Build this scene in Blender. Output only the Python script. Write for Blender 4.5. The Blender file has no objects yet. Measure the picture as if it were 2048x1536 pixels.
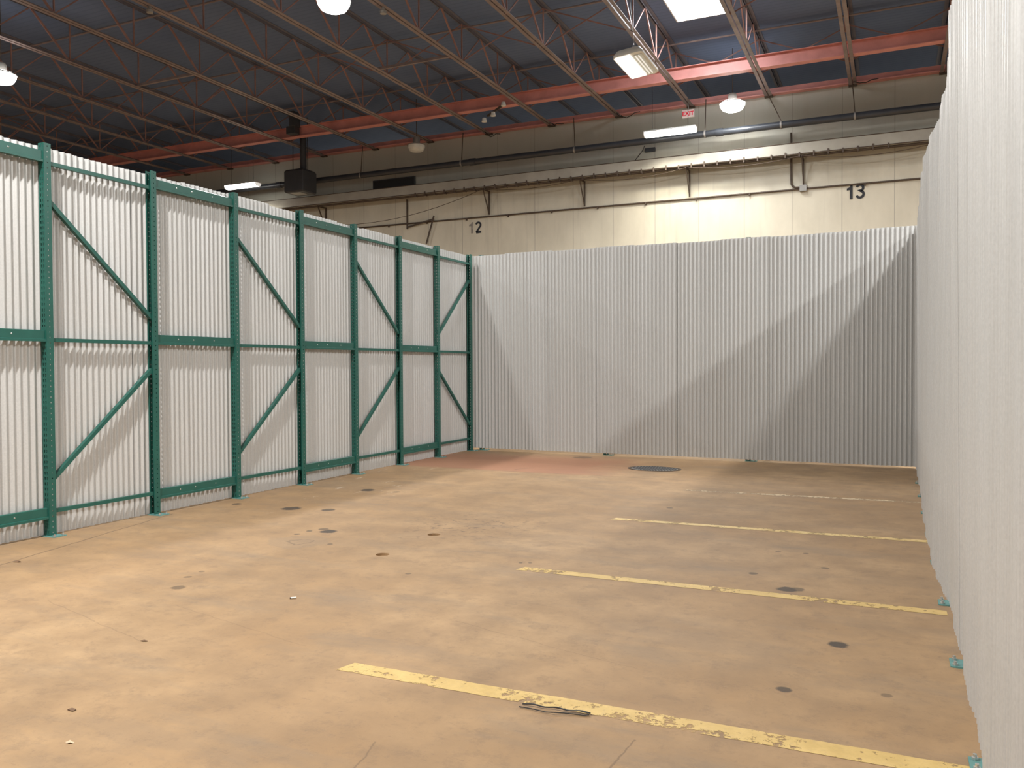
import bpy, bmesh, math, random
from mathutils import Vector, Matrix

scene = bpy.context.scene
COL = scene.collection
R = math.radians

# ------------------------------------------------------------------ camera
YAW, PITCH, ROLL, FPX, EYE = 0.429070459, -0.0207017343, -0.00456095024, 1663.8839, 1.56824676
fwd = Vector((-math.sin(YAW) * math.cos(PITCH), math.cos(YAW) * math.cos(PITCH), math.sin(PITCH)))
rgt = Vector((math.cos(YAW), math.sin(YAW), 0))
up = rgt.cross(fwd)
r2 = rgt * math.cos(ROLL) + up * math.sin(ROLL)
u2 = -rgt * math.sin(ROLL) + up * math.cos(ROLL)
cd = bpy.data.cameras.new('camera')
cam = bpy.data.objects.new('camera', cd)
COL.objects.link(cam)
M = Matrix.Identity(4)
for i in range(3):
    M[i][0], M[i][1], M[i][2] = r2[i], u2[i], -fwd[i]
M[2][3] = EYE
cam.matrix_world = M
cd.sensor_width = 36
cd.lens = FPX * 36 / 2048
cd.clip_start = 0.05
cd.clip_end = 200
scene.camera = cam

# ------------------------------------------------------------------ exposure, world
vs = scene.view_settings
vs.view_transform = 'Standard'
vs.look = 'None'
vs.gamma = 1
vs.use_curve_mapping = False
vs.exposure = 0.0
scene.cycles.use_denoising = True
scene.cycles.max_bounces = 8
scene.cycles.diffuse_bounces = 5
scene.cycles.sample_clamp_indirect = 6
world = bpy.data.worlds.new('world')
scene.world = world
world.use_nodes = True
world.node_tree.nodes['Background'].inputs[0].default_value = (0.5, 0.55, 0.65, 1)
world.node_tree.nodes['Background'].inputs[1].default_value = 0.05

P_BAY = 620      # watts of the high bay lamps
P_NEAR = 1000     # the high bays over the near half of the pen
P_TUBE = 80     # watts of the fluorescent fixtures
P_SKY = 160      # daylight through the skylight
WARM = (1.0, 0.985, 0.955)
COOL = (0.96, 0.98, 1.0)


# ------------------------------------------------------------------ materials
class Mat:
    def __init__(s, name):
        s.m = bpy.data.materials.new(name)
        s.m.use_nodes = True
        s.t = s.m.node_tree
        s.b = s.t.nodes['Principled BSDF']
        s.out = s.t.nodes['Material Output']

    def n(s, typ, **kw):
        nd = s.t.nodes.new(typ)
        for k, v in kw.items():
            if k.startswith('i_'):
                nd.inputs[int(k[2:])].default_value = v
            else:
                setattr(nd, k, v)
        return nd

    def l(s, a, b):
        s.t.links.new(a, b)

    def pos(s):
        if not hasattr(s, '_p'):
            s._p = s.n('ShaderNodeNewGeometry').outputs['Position']
        return s._p

    def noise(s, scale, detail=4, rough=0.55, vec=None, stretch=None):
        v = vec or s.pos()
        if stretch:
            mp = s.n('ShaderNodeVectorMath', operation='MULTIPLY')
            s.l(v, mp.inputs[0])
            mp.inputs[1].default_value = stretch
            v = mp.outputs[0]
        nd = s.n('ShaderNodeTexNoise')
        nd.inputs['Scale'].default_value = scale
        nd.inputs['Detail'].default_value = detail
        nd.inputs['Roughness'].default_value = rough
        s.l(v, nd.inputs['Vector'])
        return nd.outputs['Fac']

    def ramp(s, fac, a, b, lo=0.0, hi=1.0):
        nd = s.n('ShaderNodeMapRange')
        nd.clamp = True
        s.l(fac, nd.inputs[0])
        for i, v in enumerate((a, b, lo, hi)):
            nd.inputs[i + 1].default_value = v
        return nd.outputs[0]

    def mix(s, fac, a, b):
        nd = s.n('ShaderNodeMix', data_type='RGBA')
        if isinstance(fac, (int, float)):
            nd.inputs[0].default_value = fac
        else:
            s.l(fac, nd.inputs[0])
        for k, v in ((6, a), (7, b)):
            if isinstance(v, tuple):
                nd.inputs[k].default_value = (*v[:3], 1)
            else:
                s.l(v, nd.inputs[k])
        return nd.outputs[2]

    def math(s, op, a, b=None, c=None):
        nd = s.n('ShaderNodeMath', operation=op)
        for i, v in enumerate((a, b, c)):
            if v is None:
                continue
            if isinstance(v, (int, float)):
                nd.inputs[i].default_value = v
            else:
                s.l(v, nd.inputs[i])
        return nd.outputs[0]

    def base(s, v):
        if isinstance(v, tuple):
            s.b.inputs['Base Color'].default_value = (*v[:3], 1)
        else:
            s.l(v, s.b.inputs['Base Color'])
        return s

    def set(s, rough=0.6, metal=0.0, spec=0.5):
        s.b.inputs['Roughness'].default_value = rough
        s.b.inputs['Metallic'].default_value = metal
        s.b.inputs['Specular IOR Level'].default_value = spec
        return s

    def bump(s, h, strength=0.3, dist=0.01):
        nd = s.n('ShaderNodeBump')
        nd.inputs['Strength'].default_value = strength
        nd.inputs['Distance'].default_value = dist
        s.l(h, nd.inputs['Height'])
        s.l(nd.outputs[0], s.b.inputs['Normal'])
        return s


def srgb(r, g, b):
    f = lambda c: ((c / 255 + 0.055) / 1.055) ** 2.4 if c > 10 else c / 255 / 12.92
    return (f(r), f(g), f(b))


def simple(name, col, rough=0.6, metal=0.0, var=0.15, scale=6, spec=0.5):
    m = Mat(name)
    nz = m.noise(scale, 3)
    d = tuple(c * (1 - var) for c in col)
    e = tuple(min(1, c * (1 + var)) for c in col)
    m.base(m.mix(m.ramp(nz, 0.3, 0.7), d, e)).set(rough, metal, spec)
    return m.m


def emitter(name, col, strength):
    m = Mat(name)
    m.base((0.8, 0.8, 0.78)).set(0.4)
    m.b.inputs['Emission Color'].default_value = (*col, 1)
    m.b.inputs['Emission Strength'].default_value = strength
    return m.m


# galvanised corrugated sheet: fine spangle speckle, soft streaks
mt = Mat('galvanised_sheet')
c = mt.mix(mt.ramp(mt.noise(70, 2, 0.6), 0.35, 0.65), (0.545, 0.545, 0.535), (0.595, 0.595, 0.585))
c = mt.mix(mt.ramp(mt.noise(1.2, 3, 0.5, stretch=(2, 2, 0.25)), 0.3, 0.7, 0, 0.35), c, (0.50, 0.49, 0.465))
mt.base(c).set(0.42, 0.3, 0.45)
GALV = mt.m
GREEN = simple('green_powder_coat', srgb(33, 88, 78), 0.38, 0.0, 0.08, 9)
GREEN_PLATE = simple('green_plate_coat', srgb(92, 138, 134), 0.5, 0.0, 0.15, 20)
ZINC = simple('zinc_bolt', (0.62, 0.63, 0.62), 0.3, 0.9, 0.1)
RED = simple('red_girder_paint_with_haze', srgb(208, 142, 134), 0.5, 0.0, 0.12, 3)  # red paint lightened to stand in for lens haze
JOIST = simple('red_brown_joist_paint_with_haze', srgb(132, 118, 116), 0.55, 0.0, 0.2, 4)  # red-brown greyed so the colour carries the lens glare under the roof
TOPM = simple('dark_top_chord_paint', srgb(104, 102, 112), 0.6, 0.0, 0.12, 4)
WEBM = simple('rust_red_web_paint_with_haze', srgb(156, 120, 113), 0.55, 0.0, 0.2, 4)  # rust red, partly greyed to carry that lens glare too
PIPEM = simple('black_pipe_paint', srgb(58, 62, 68), 0.32, 0.0, 0.15, 3)
RUSTY = simple('dark_rusty_steel', srgb(84, 72, 62), 0.6, 0.2, 0.2, 5)
DARKBOX = simple('dark_grey_enamel', srgb(62, 64, 68), 0.5, 0.0, 0.1, 3)
GREYM = simple('grey_metal', srgb(150, 148, 144), 0.5, 0.3, 0.1, 4)
WHITE = simple('white_enamel', srgb(225, 225, 220), 0.4, 0.0, 0.03, 4)
FROST = simple('dusty_frosted_acrylic', srgb(205, 208, 205), 0.35, 0.0, 0.1, 8)
BLACK = simple('black_wire', srgb(38, 36, 36), 0.5, 0.0, 0.1, 6)
PAINTB = simple('black_number_paint', srgb(34, 36, 42), 0.6, 0.0, 0.1, 10)
PAINTF = simple('faded_number_paint', srgb(140, 134, 126), 0.6, 0.0, 0.25, 14)
GLOW = emitter('lamp_glow', (1.0, 0.97, 0.92), 12)
GLOWC = emitter('tube_glow', (1.0, 0.96, 0.88), 9)
TUBEM = emitter('tube_dim_glow', (1.0, 0.97, 0.9), 0.55)
SKYM = emitter('daylight_panel', (0.93, 0.96, 1.0), 9)
SIGNM = emitter('exit_sign_face', (1.0, 0.62, 0.66), 0.22)
SIGNR = emitter('exit_letter_red', (1.0, 0.03, 0.08), 0.25)

SIGNR.node_tree.nodes['Principled BSDF'].inputs['Base Color'].default_value = (.6, .01, .03, 1)

# back wall: cream painted panels, 1.17 m wide, dirty near the roof
mt = Mat('cream_panel_wall')
sx = mt.n('ShaderNodeSeparateXYZ')
mt.l(mt.pos(), sx.inputs[0])
u = mt.math('DIVIDE', mt.math('ADD', sx.outputs[0], 1.145 + 1.1685 * 60), 1.1685)
fr = mt.math('FRACT', u)
seam = mt.math('GREATER_THAN', mt.math('ABSOLUTE', mt.math('SUBTRACT', fr, 0.5)), 0.4925)
# slight tone per panel
wn = mt.n('ShaderNodeTexWhiteNoise', noise_dimensions='1D')
mt.l(mt.math('FLOOR', u), wn.inputs['W'])
c = mt.mix(mt.ramp(mt.noise(0.8, 5, 0.6, stretch=(1.6, 1, 0.8)), 0.35, 0.7), (0.56, 0.515, 0.41), (0.67, 0.62, 0.50))
c = mt.mix(mt.math('MULTIPLY', wn.outputs[0], 0.18), c, (0.62, 0.60, 0.52))
dirt = mt.ramp(mt.math('ADD', sx.outputs[2], mt.math('MULTIPLY', mt.noise(0.9, 4, 0.6), 1.6)), 6.9, 8.6)
c = mt.mix(mt.math('MULTIPLY', dirt, 0.72), c, (0.37, 0.395, 0.37))
streak = mt.ramp(mt.noise(2.2, 4, 0.6, stretch=(3, 1, 0.18)), 0.56, 0.78, 0, 0.4)
c = mt.mix(streak, c, (0.40, 0.37, 0.31))
c = mt.mix(mt.math('MULTIPLY', seam, 0.55), c, (0.22, 0.2, 0.17))
mt.base(c).set(0.6, 0, 0.4)
WALLM = mt.m
LEDGEM = simple('dull_beige_ledge_paint', (0.36, 0.34, 0.29), 0.6, 0, 0.12, 2)
SIDEM = simple('grey_side_wall', (0.55, 0.56, 0.55), 0.7, 0, 0.12, 1)

# roof deck: dark blue-grey ribbed steel, colour lifted and blued for lens glare
mt = Mat('dark_roof_deck_with_haze')
sx = mt.n('ShaderNodeSeparateXYZ')
mt.l(mt.pos(), sx.inputs[0])
rib = mt.math('FRACT', mt.math('MULTIPLY', sx.outputs[1], 6.5))
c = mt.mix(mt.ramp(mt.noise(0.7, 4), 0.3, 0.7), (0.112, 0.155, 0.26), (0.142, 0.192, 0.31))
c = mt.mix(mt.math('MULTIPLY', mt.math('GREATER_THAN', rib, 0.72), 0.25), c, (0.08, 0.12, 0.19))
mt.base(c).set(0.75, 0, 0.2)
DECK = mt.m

# floor: warm brown worn concrete with stains
STAINS = [(-6.09, 7.38, 0.1, .8), (-5.65, 7.46, 0.072, .75), (-4.91, 6.48, 0.077, .85), (-5.02, 6.56, 0.044, .6),
          (-5.1, 6.26, 0.028, .7), (-5.09, 6.43, 0.029, .7), (-4.54, 6.02, 0.024, .6), (-6.1, 8.88, 0.09, .85),
          (-5.67, 8.88, 0.05, .55), (-6.88, 7.38, 0.052, .8), (-4.64, 4.39, 0.05, .55), (-0.67, 6.07, 0.06, .8),
          (-0.60, 6.10, 0.05, .6), (-0.27, 4.98, 0.053, .85), (-0.47, 4.18, 0.034, .75), (-2.23, 9.06, 0.035, .6),
          (-0.95, 6.44, 0.034, .6), (-0.47, 6.83, 0.031, .55), (-0.87, 7.28, 0.024, .5), (-0.65, 7.3, 0.024, .5),
          (-0.02, 4.3, 0.025, .45), (-3.34, 5.39, 0.023, .5), (-4.85, 13.5, 0.16, .5), (-2.70, 6.05, 0.018, .6),
          (-2.63, 6.08, 0.016, .6), (-4.84, 4.81, 0.022, .4), (-4.81, 4.64, 0.03, .4)]
mt = Mat('worn_concrete_floor')
sx = mt.n('ShaderNodeSeparateXYZ')
mt.l(mt.pos(), sx.inputs[0])
X, Y = sx.outputs[0], sx.outputs[1]
base = mt.mix(mt.ramp(mt.noise(0.55, 5, 0.6), 0.35, 0.65), (0.335, 0.205, 0.100), (0.42, 0.277, 0.150))
base = mt.mix(mt.ramp(mt.noise(2.3, 6, 0.65, stretch=(1, 1, 1)), 0.38, 0.68, 0, 0.75), base, (0.25, 0.16, 0.088))
base = mt.mix(mt.ramp(mt.noise(5.5, 8, 0.8), 0.52, 0.62, 0, 0.38), base, (0.20, 0.132, 0.08))
base = mt.mix(mt.ramp(mt.noise(1.1, 8, 0.75, stretch=(0.5, 1.3, 1)), 0.52, 0.60, 0, 0.28), base, (0.23, 0.165, 0.11))
base = mt.mix(mt.ramp(mt.noise(13, 6, 0.8, stretch=(0.6, 1.6, 1)), 0.60, 0.68, 0, 0.45), base, (0.19, 0.125, 0.078))
base = mt.mix(mt.ramp(mt.noise(1.5, 5, 0.7, stretch=(0.35, 1.4, 1)), 0.54, 0.72, 0, 0.55), base, (0.22, 0.165, 0.115))
base = mt.mix(mt.ramp(mt.noise(28, 4, 0.7), 0.58, 0.75, 0, 0.45), base, (0.18, 0.122, 0.08))
base = mt.mix(mt.ramp(mt.noise(9, 5, 0.8, stretch=(1.0, 2.2, 1)), 0.66, 0.76, 0, 0.5), base, (0.46, 0.36, 0.26))
# red-brown patch by the far left corner
wob = mt.math('MULTIPLY', mt.math('SUBTRACT', mt.noise(2.0, 4, 0.6), 0.5), 0.8)
pa = mt.ramp(mt.math('ADD', Y, mt.math('MULTIPLY', wob, 0.25)), 11.25, 11.4)
pb = mt.ramp(mt.math('ADD', Y, wob), 13.8, 13.0)
pc = mt.ramp(mt.math('ADD', X, wob), -3.4, -4.3)
patch = mt.math('MULTIPLY', mt.math('MULTIPLY', pa, pb), pc)
base = mt.mix(mt.math('MULTIPLY', patch, 0.8), base, (0.34, 0.155, 0.09))
# pale plaster dust along the left fence
dust = mt.math('MULTIPLY', mt.ramp(mt.noise(3.0, 5, 0.8, stretch=(2.0, 0.7, 1)), 0.62, 0.68),
               mt.math('MULTIPLY', mt.ramp(X, -4.9, -6.2), mt.math('MULTIPLY', mt.ramp(Y, 6.6, 8.5), mt.ramp(Y, 12.0, 10.5))))
base = mt.mix(mt.math('MULTIPLY', dust, 0.7), base, (0.68, 0.58, 0.47))
# trowelled concrete repairs
for (px, py, rad, dr) in ((-4.86, 5.98, 0.26, .38), (-4.05, 6.55, 0.20, .22)):
    vm = mt.n('ShaderNodeVectorMath', operation='DISTANCE')
    mt.l(mt.pos(), vm.inputs[0])
    vm.inputs[1].default_value = (px, py, 0)
    d = mt.math('ADD', vm.outputs['Value'], mt.math('MULTIPLY', mt.math('SUBTRACT', mt.noise(6, 2), 0.5), 0.22))
    base = mt.mix(mt.math('MULTIPLY', mt.ramp(d, rad + .015, rad), dr), base, (0.24, 0.17, 0.11))
    ring = mt.math('MULTIPLY', mt.ramp(mt.math('ABSOLUTE', mt.math('SUBTRACT', d, rad * .38)), .012, .004), dr * 1.6)
    base = mt.mix(ring, base, (0.16, 0.11, 0.07))


# straight saw joints: (x0,y0,x1,y1,half width, strength)
def line_mask(x0, y0, x1, y1, hw, st):
    L = math.hypot(x1 - x0, y1 - y0)
    nx, ny = -(y1 - y0) / L, (x1 - x0) / L
    ux, uy = (x1 - x0) / L, (y1 - y0) / L
    dd = mt.math('ADD', mt.math('ADD', mt.math('MULTIPLY', X, nx), mt.math('MULTIPLY_ADD', Y, ny, -(x0 * nx + y0 * ny) + 0.0)), 0.0)
    wv = mt.math('MULTIPLY', mt.math('SUBTRACT', JN, 0.5), 0.10)
    dd = mt.math('ABSOLUTE', mt.math('ADD', dd, wv))
    tt = mt.math('ADD', mt.math('MULTIPLY', X, ux), mt.math('MULTIPLY_ADD', Y, uy, -(x0 * ux + y0 * uy)))
    inside = mt.math('MULTIPLY', mt.math('GREATER_THAN', tt, 0), mt.math('LESS_THAN', tt, L))
    return mt.math('MULTIPLY', mt.math('MULTIPLY', mt.ramp(dd, hw, hw * .4), inside), st)


JN = mt.noise(2.0, 5, 0.65)
for args in ((-6.49, 4.32, -7.05, 6.6, .012, .8), (-6.05, 2.6, -6.49, 4.32, .012, .8), (-3.6, 12.15, 0.35, 12.15, .014, .6), (-6.4, 11.33, -2.5, 11.33, .02, .45),
             (-6.9, 12.75, -3.0, 12.2, .012, .4), (-5.2, 3.78, -3.9, 3.43, .006, .3), (-4.3, 4.05, -3.0, 3.75, .006, .25),
             (-0.97, 3.36, -1.0, 3.0, .006, .6), (-1.97, 2.9, -1.9, 2.6, .006, .5), (-2.45, 4.5, -1.2, 4.15, .005, .3),
             (-5.25, 11.55, -5.05, 11.85, .02, .7), (-3.8, 5.85, -3.0, 6.1, .005, .3)):
    base = mt.mix(line_mask(*args), base, (0.14, 0.09, 0.055))
# crumbled specks by the round holes
vm = mt.n('ShaderNodeVectorMath', operation='DISTANCE')
mt.l(mt.pos(), vm.inputs[0])
vm.inputs[1].default_value = (-3.75, 7.3, 0)
near_ = mt.ramp(vm.outputs['Value'], .95, .3)
sp = mt.math('MULTIPLY', mt.ramp(mt.noise(16, 4, 0.6, stretch=(0.7, 1.2, 1)), 0.56, 0.62), near_)
base = mt.mix(mt.math('MULTIPLY', sp, .7), base, (0.13, 0.09, 0.06))
# stains
JW = mt.noise(14, 3, 0.6)
for (px, py, rad, dr) in STAINS:
    vm = mt.n('ShaderNodeVectorMath', operation='DISTANCE')
    mt.l(mt.pos(), vm.inputs[0])
    vm.inputs[1].default_value = (px, py, 0)
    d = mt.math('MULTIPLY_ADD', mt.math('SUBTRACT', JW, 0.5), rad * 1.0, vm.outputs['Value'])
    base = mt.mix(mt.ramp(d, rad * 1.2, rad * .85, 0, min(1, dr * 1.15)), base, (0.062, 0.046, 0.034))
mt.base(base).set(0.62, 0, 0.35)
mt.bump(mt.noise(18, 6, 0.7), 0.25, 0.006)
FLOORM = mt.m


def stripe_mat(name, wear_lo, wear_hi, col, col2):
    m = Mat(name)
    c = m.mix(m.ramp(m.noise(7, 5, 0.7), 0.35, 0.65), col, col2)
    c = m.mix(m.ramp(m.noise(30, 4, 0.7), 0.55, 0.75, 0, 0.5), c, (0.42, 0.29, 0.16))
    m.base(c).set(0.55, 0, 0.4)
    tr = m.n('ShaderNodeBsdfTransparent')
    mx = m.n('ShaderNodeMixShader')
    w = m.math('ADD', m.math('MULTIPLY', m.noise(3.2, 6, 0.75), 0.6), m.math('MULTIPLY', m.noise(22, 4, 0.7), 0.4))
    m.l(m.ramp(w, wear_lo, wear_hi), mx.inputs[0])
    m.l(m.b.outputs[0], mx.inputs[1])
    m.l(tr.outputs[0], mx.inputs[2])
    m.l(mx.outputs[0], m.out.inputs['Surface'])
    return m.m


YEL = (0.53, 0.36, 0.125)
YEL2 = (0.64, 0.45, 0.17)
STR_A = stripe_mat('worn_yellow_paint', 0.53, 0.58, YEL, YEL2)
STR_B = stripe_mat('faded_yellow_paint', 0.52, 0.60, (0.60, 0.42, 0.16), (0.72, 0.54, 0.25))
STR_C = stripe_mat('ghost_yellow_paint', 0.45, 0.56, (0.60, 0.46, 0.29), (0.66, 0.52, 0.34))


# ------------------------------------------------------------------ mesh helpers
class MB:
    def __init__(s):
        s.v, s.f = [], []

    def add(s, vs_, fs):
        o = len(s.v)
        s.v += [tuple(p) for p in vs_]
        s.f += [tuple(i + o for i in f) for f in fs]
        return s

    def box(s, x0, x1, y0, y1, z0, z1):
        vv = [(x, y, z) for z in (z0, z1) for y in (y0, y1) for x in (x0, x1)]
        return s.add(vv, [(0, 2, 3, 1), (4, 5, 7, 6), (0, 1, 5, 4), (2, 6, 7, 3), (0, 4, 6, 2), (1, 3, 7, 5)])

    def bar(s, a, b, w, h, upv=(0, 0, 1)):
        a, b = Vector(a), Vector(b)
        d = (b - a).normalized()
        side = d.cross(Vector(upv))
        if side.length < 1e-4:
            side = d.cross(Vector((1, 0, 0)))
        side.normalize()
        hh = side.cross(d)
        vv = []
        for p in (a, b):
            for sx_, sz in ((-1, -1), (1, -1), (1, 1), (-1, 1)):
                vv.append(p + side * (w / 2 * sx_) + hh * (h / 2 * sz))
        return s.add(vv, [(0, 1, 2, 3), (4, 7, 6, 5), (0, 4, 5, 1), (1, 5, 6, 2), (2, 6, 7, 3), (3, 7, 4, 0)])

    def tube(s, pts, r, n=8):
        pts = [Vector(p) for p in pts]
        rings = []
        for i, p in enumerate(pts):
            d = (pts[min(i + 1, len(pts) - 1)] - pts[max(i - 1, 0)]).normalized()
            ref = Vector((0, 0, 1)) if abs(d.z) < 0.9 else Vector((1, 0, 0))
            a = d.cross(ref).normalized()
            b = d.cross(a)
            rings.append([p + a * (r * math.cos(2 * math.pi * k / n)) + b * (r * math.sin(2 * math.pi * k / n)) for k in range(n)])
        vv = [q for rg in rings for q in rg]
        ff = []
        for i in range(len(pts) - 1):
            for k in range(n):
                k2 = (k + 1) % n
                ff.append((i * n + k, i * n + k2, (i + 1) * n + k2, (i + 1) * n + k))
        ff.append(tuple(range(n))[::-1])
        ff.append(tuple((len(pts) - 1) * n + k for k in range(n)))
        return s.add(vv, ff)

    def lathe(s, prof, n=32, c=(0, 0, 0)):
        vv, ff = [], []
        for (r, z) in prof:
            for k in range(n):
                a = 2 * math.pi * k / n
                vv.append((c[0] + r * math.cos(a), c[1] + r * math.sin(a), c[2] + z))
        for i in range(len(prof) - 1):
            for k in range(n):
                k2 = (k + 1) % n
                ff.append((i * n + k, i * n + k2, (i + 1) * n + k2, (i + 1) * n + k))
        return s.add(vv, ff)

    def disc(s, r, h, c=(0, 0, 0), n=20):
        return s.lathe([(0.0005, 0), (r, 0), (r, h), (0.0005, h)], n, c)

    def prism(s, prof, x0, x1):
        """closed profile of (y,z) points swept along x"""
        n = len(prof)
        vv = [(x0, y, z) for y, z in prof] + [(x1, y, z) for y, z in prof]
        ff = [(i, (i + 1) % n, n + (i + 1) % n, n + i) for i in range(n)]
        ff += [tuple(range(n))[::-1], tuple(range(n, 2 * n))]
        return s.add(vv, ff)

    def mesh(s, name):
        me = bpy.data.meshes.new(name)
        me.from_pydata(s.v, [], s.f)
        bm = bmesh.new()
        bm.from_mesh(me)
        bmesh.ops.recalc_face_normals(bm, faces=bm.faces)
        bm.to_mesh(me)
        bm.free()
        return me

    def build(s, name, mat, parent=None, smooth=False, loc=None, bevel=0):
        me = s.mesh(name)
        me.materials.append(mat)
        o = bpy.data.objects.new(name, me)
        COL.objects.link(o)
        if parent:
            o.parent = parent
        if loc:
            o.location = loc
        if smooth:
            for p in me.polygons:
                p.use_smooth = True
            me.set_sharp_from_angle(angle=R(35))
        if bevel:
            md = o.modifiers.new('bevel', 'BEVEL')
            md.width = bevel
            md.segments = 2
            md.limit_method = 'ANGLE'
        return o


def tag(o, label, cat, group=None, kind=None):
    o['label'] = label
    o['category'] = cat
    if group:
        o['group'] = group
    if kind:
        o['kind'] = kind
    return o


def empty(name, loc, rz=0):
    o = bpy.data.objects.new(name, None)
    o.empty_display_size = 0.1
    COL.objects.link(o)
    o.location = loc
    o.rotation_euler = (0, 0, rz)
    return o


def struct(o):
    o['kind'] = 'structure'
    return o


def copy_tree(o, parent=None):
    c_ = o.copy()
    COL.objects.link(c_)
    if parent:
        c_.parent = parent
    for ch in list(o.children):
        copy_tree(ch, c_)
    return c_


ORD = ['first', 'second', 'third', 'fourth', 'fifth', 'sixth', 'seventh', 'eighth', 'ninth', 'tenth', 'eleventh',
       'twelfth', 'thirteenth', 'fourteenth', 'fifteenth', 'sixteenth', 'seventeenth', 'eighteenth', 'nineteenth', 'twentieth',
       'twenty-first', 'twenty-second', 'twenty-third', 'twenty-fourth', 'twenty-fifth']

# ------------------------------------------------------------------ the building
XW0, XW1, YW0, YW1, ZROOF = -34.0, 16.0, -9.0, 22.0, 9.25
YFAR = 30.0
# floor with two round recesses cut into it
fb = MB().box(XW0 - .3, XW1 + .3, YW0 - .3, YFAR + .3, -0.3, 0)
floor = struct(fb.build('floor', FLOORM))
HOLES = [(-3.881, 5.859, 0.058), (-3.902, 6.755, 0.060)]
cut = MB()
for (hx, hy, hr) in HOLES:
    cut.lathe([(0.0005, -0.022), (hr, -0.022), (hr, 0.05), (0.0005, 0.05)], 40, (hx, hy, 0))
cutter = cut.build('recess', FLOORM)
md = floor.modifiers.new('cut', 'BOOLEAN')
md.object = cutter
md.operation = 'DIFFERENCE'
md.solver = 'EXACT'
bpy.context.view_layer.update()
dg = bpy.context.evaluated_depsgraph_get()
new_me = bpy.data.meshes.new_from_object(floor.evaluated_get(dg))
floor.modifiers.clear()
floor.data = new_me
bpy.data.objects.remove(cutter)

struct(MB().box(XW0, XW1, YW1, YW1 + .25, 0, 8.42).build('wall_back', WALLM))
struct(MB().box(XW0, XW1, YFAR, YFAR + .25, 0, ZROOF).build('wall_far', SIDEM))
struct(MB().box(XW0 - .25, XW0, YW0, YFAR + .25, 0, ZROOF).build('wall_left', SIDEM))
struct(MB().box(XW1, XW1 + .25, YW0, YFAR + .25, 0, ZROOF).build('wall_right', SIDEM))
struct(MB().box(XW0, XW1, YW0 - .25, YW0, 0, ZROOF).build('wall_front', SIDEM))
# roof deck with the skylight opening
SK = (-4.42, -3.32, 16.95, 18.62)
cb = MB()
z0, z1 = ZROOF, ZROOF + .2
cb.box(XW0 - .25, SK[0], YW0 - .25, YFAR + .25, z0, z1)
cb.box(SK[1], XW1 + .25, YW0 - .25, YFAR + .25, z0, z1)
cb.box(SK[0], SK[1], YW0 - .25, SK[2], z0, z1)
cb.box(SK[0], SK[1], SK[3], YFAR + .25, z0, z1)
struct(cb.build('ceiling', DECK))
# skylight: curb, glazed dome panel that gives daylight
sk = struct(empty('window_1', ((SK[0] + SK[1]) / 2, (SK[2] + SK[3]) / 2, ZROOF)))
hx, hy = (SK[1] - SK[0]) / 2, (SK[3] - SK[2]) / 2
cu = MB()
t = .03
cu.box(-hx, -hx + t, -hy, hy, 0.0, .34).box(hx - t, hx, -hy, hy, 0.0, .34)
cu.box(-hx + t, hx - t, -hy, -hy + t, 0.0, .34).box(-hx + t, hx - t, hy - t, hy, 0.0, .34)
cu.build('window_curb', WHITE, sk)
MB().box(-hx + t, hx - t, -hy + t, hy - t, .04, .07).build('window_pane', SKYM, sk)


def area(name, parent, loc, size, power, color, size_y=None, spread=180):
    ld = bpy.data.lights.new(name, 'AREA')
    ld.shape = 'DISK' if size_y is None else 'RECTANGLE'
    ld.size = size
    if size_y:
        ld.size_y = size_y
    ld.energy = power
    ld.color = color
    ld.spread = R(spread)
    o = bpy.data.objects.new(name, ld)
    COL.objects.link(o)
    o.parent = parent
    o.location = loc
    return o


area('daylight', sk, (0, 0, .035), 2 * hx - .08, P_SKY, (0.93, 0.96, 1.0), 2 * hy - .08)

# red steel angle along the top of the back wall
t1 = MB()
t1.box(XW0, XW1, 21.80, 21.98, 8.37, 8.40).box(XW0, XW1, 21.95, 21.99, 8.40, 8.56)
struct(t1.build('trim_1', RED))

# ------------------------------------------------------------------ main girder across the hall
g = empty('roof_girder', (-9, 19.9, 8.38))
tag(g, 'long red steel girder crossing under the roof parallel to the back wall', 'girder')
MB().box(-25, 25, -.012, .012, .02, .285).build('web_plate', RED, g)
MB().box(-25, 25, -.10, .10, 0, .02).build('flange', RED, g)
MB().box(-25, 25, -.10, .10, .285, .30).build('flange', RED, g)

# ------------------------------------------------------------------ roof joists
ZB = 8.35
YN = [20.25 - 1.85 * k for k in range(9)]     # bottom panel points
YJ0 = YW0 + .02


def ch_mesh(name, z, yend, w=.075, gap=.03, h=.05):
    m = MB()
    for sd in (-1, 1):
        xa, xb = sorted((sd * gap / 2, sd * (gap / 2 + w)))
        m.box(xa, xb, YJ0, yend, z, z + .008)
        xa, xb = sorted((sd * gap / 2, sd * (gap / 2 + .008)))
        m.box(xa, xb, YJ0, yend, z + .008, z + h)
    return m.mesh(name)


me_bot = ch_mesh('bottom_chord', ZB, 21.93)
me_top = ch_mesh('top_chord', 0, YFAR - .03)
me_top.transform(Matrix.Scale(-1, 4, (0, 0, 1)))
me_top.transform(Matrix.Translation((0, 0, ZROOF - .004)))
me_top.flip_normals()
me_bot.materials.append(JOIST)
me_top.materials.append(TOPM)
ZT = ZROOF - .03
H_ = ZT - ZB
mv = MB().bar((0, 0, .02), (0, 0, H_), .026, .026, (1, 0, 0)).mesh('vertical')
mdn = MB().bar((0, 0, .02), (0, -.925, H_), .045, .026, (1, 0, 0)).mesh('diagonal')
mdp = MB().bar((0, 0, .02), (0, .925, H_), .026, .014, (1, 0, 0)).mesh('diagonal')
for m_ in (mv, mdn, mdp):
    m_.materials.append(WEBM)


def part(name, me, parent, loc=(0, 0, 0)):
    o = bpy.data.objects.new(name, me)
    COL.objects.link(o)
    o.parent = parent
    o.location = loc
    return o


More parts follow.
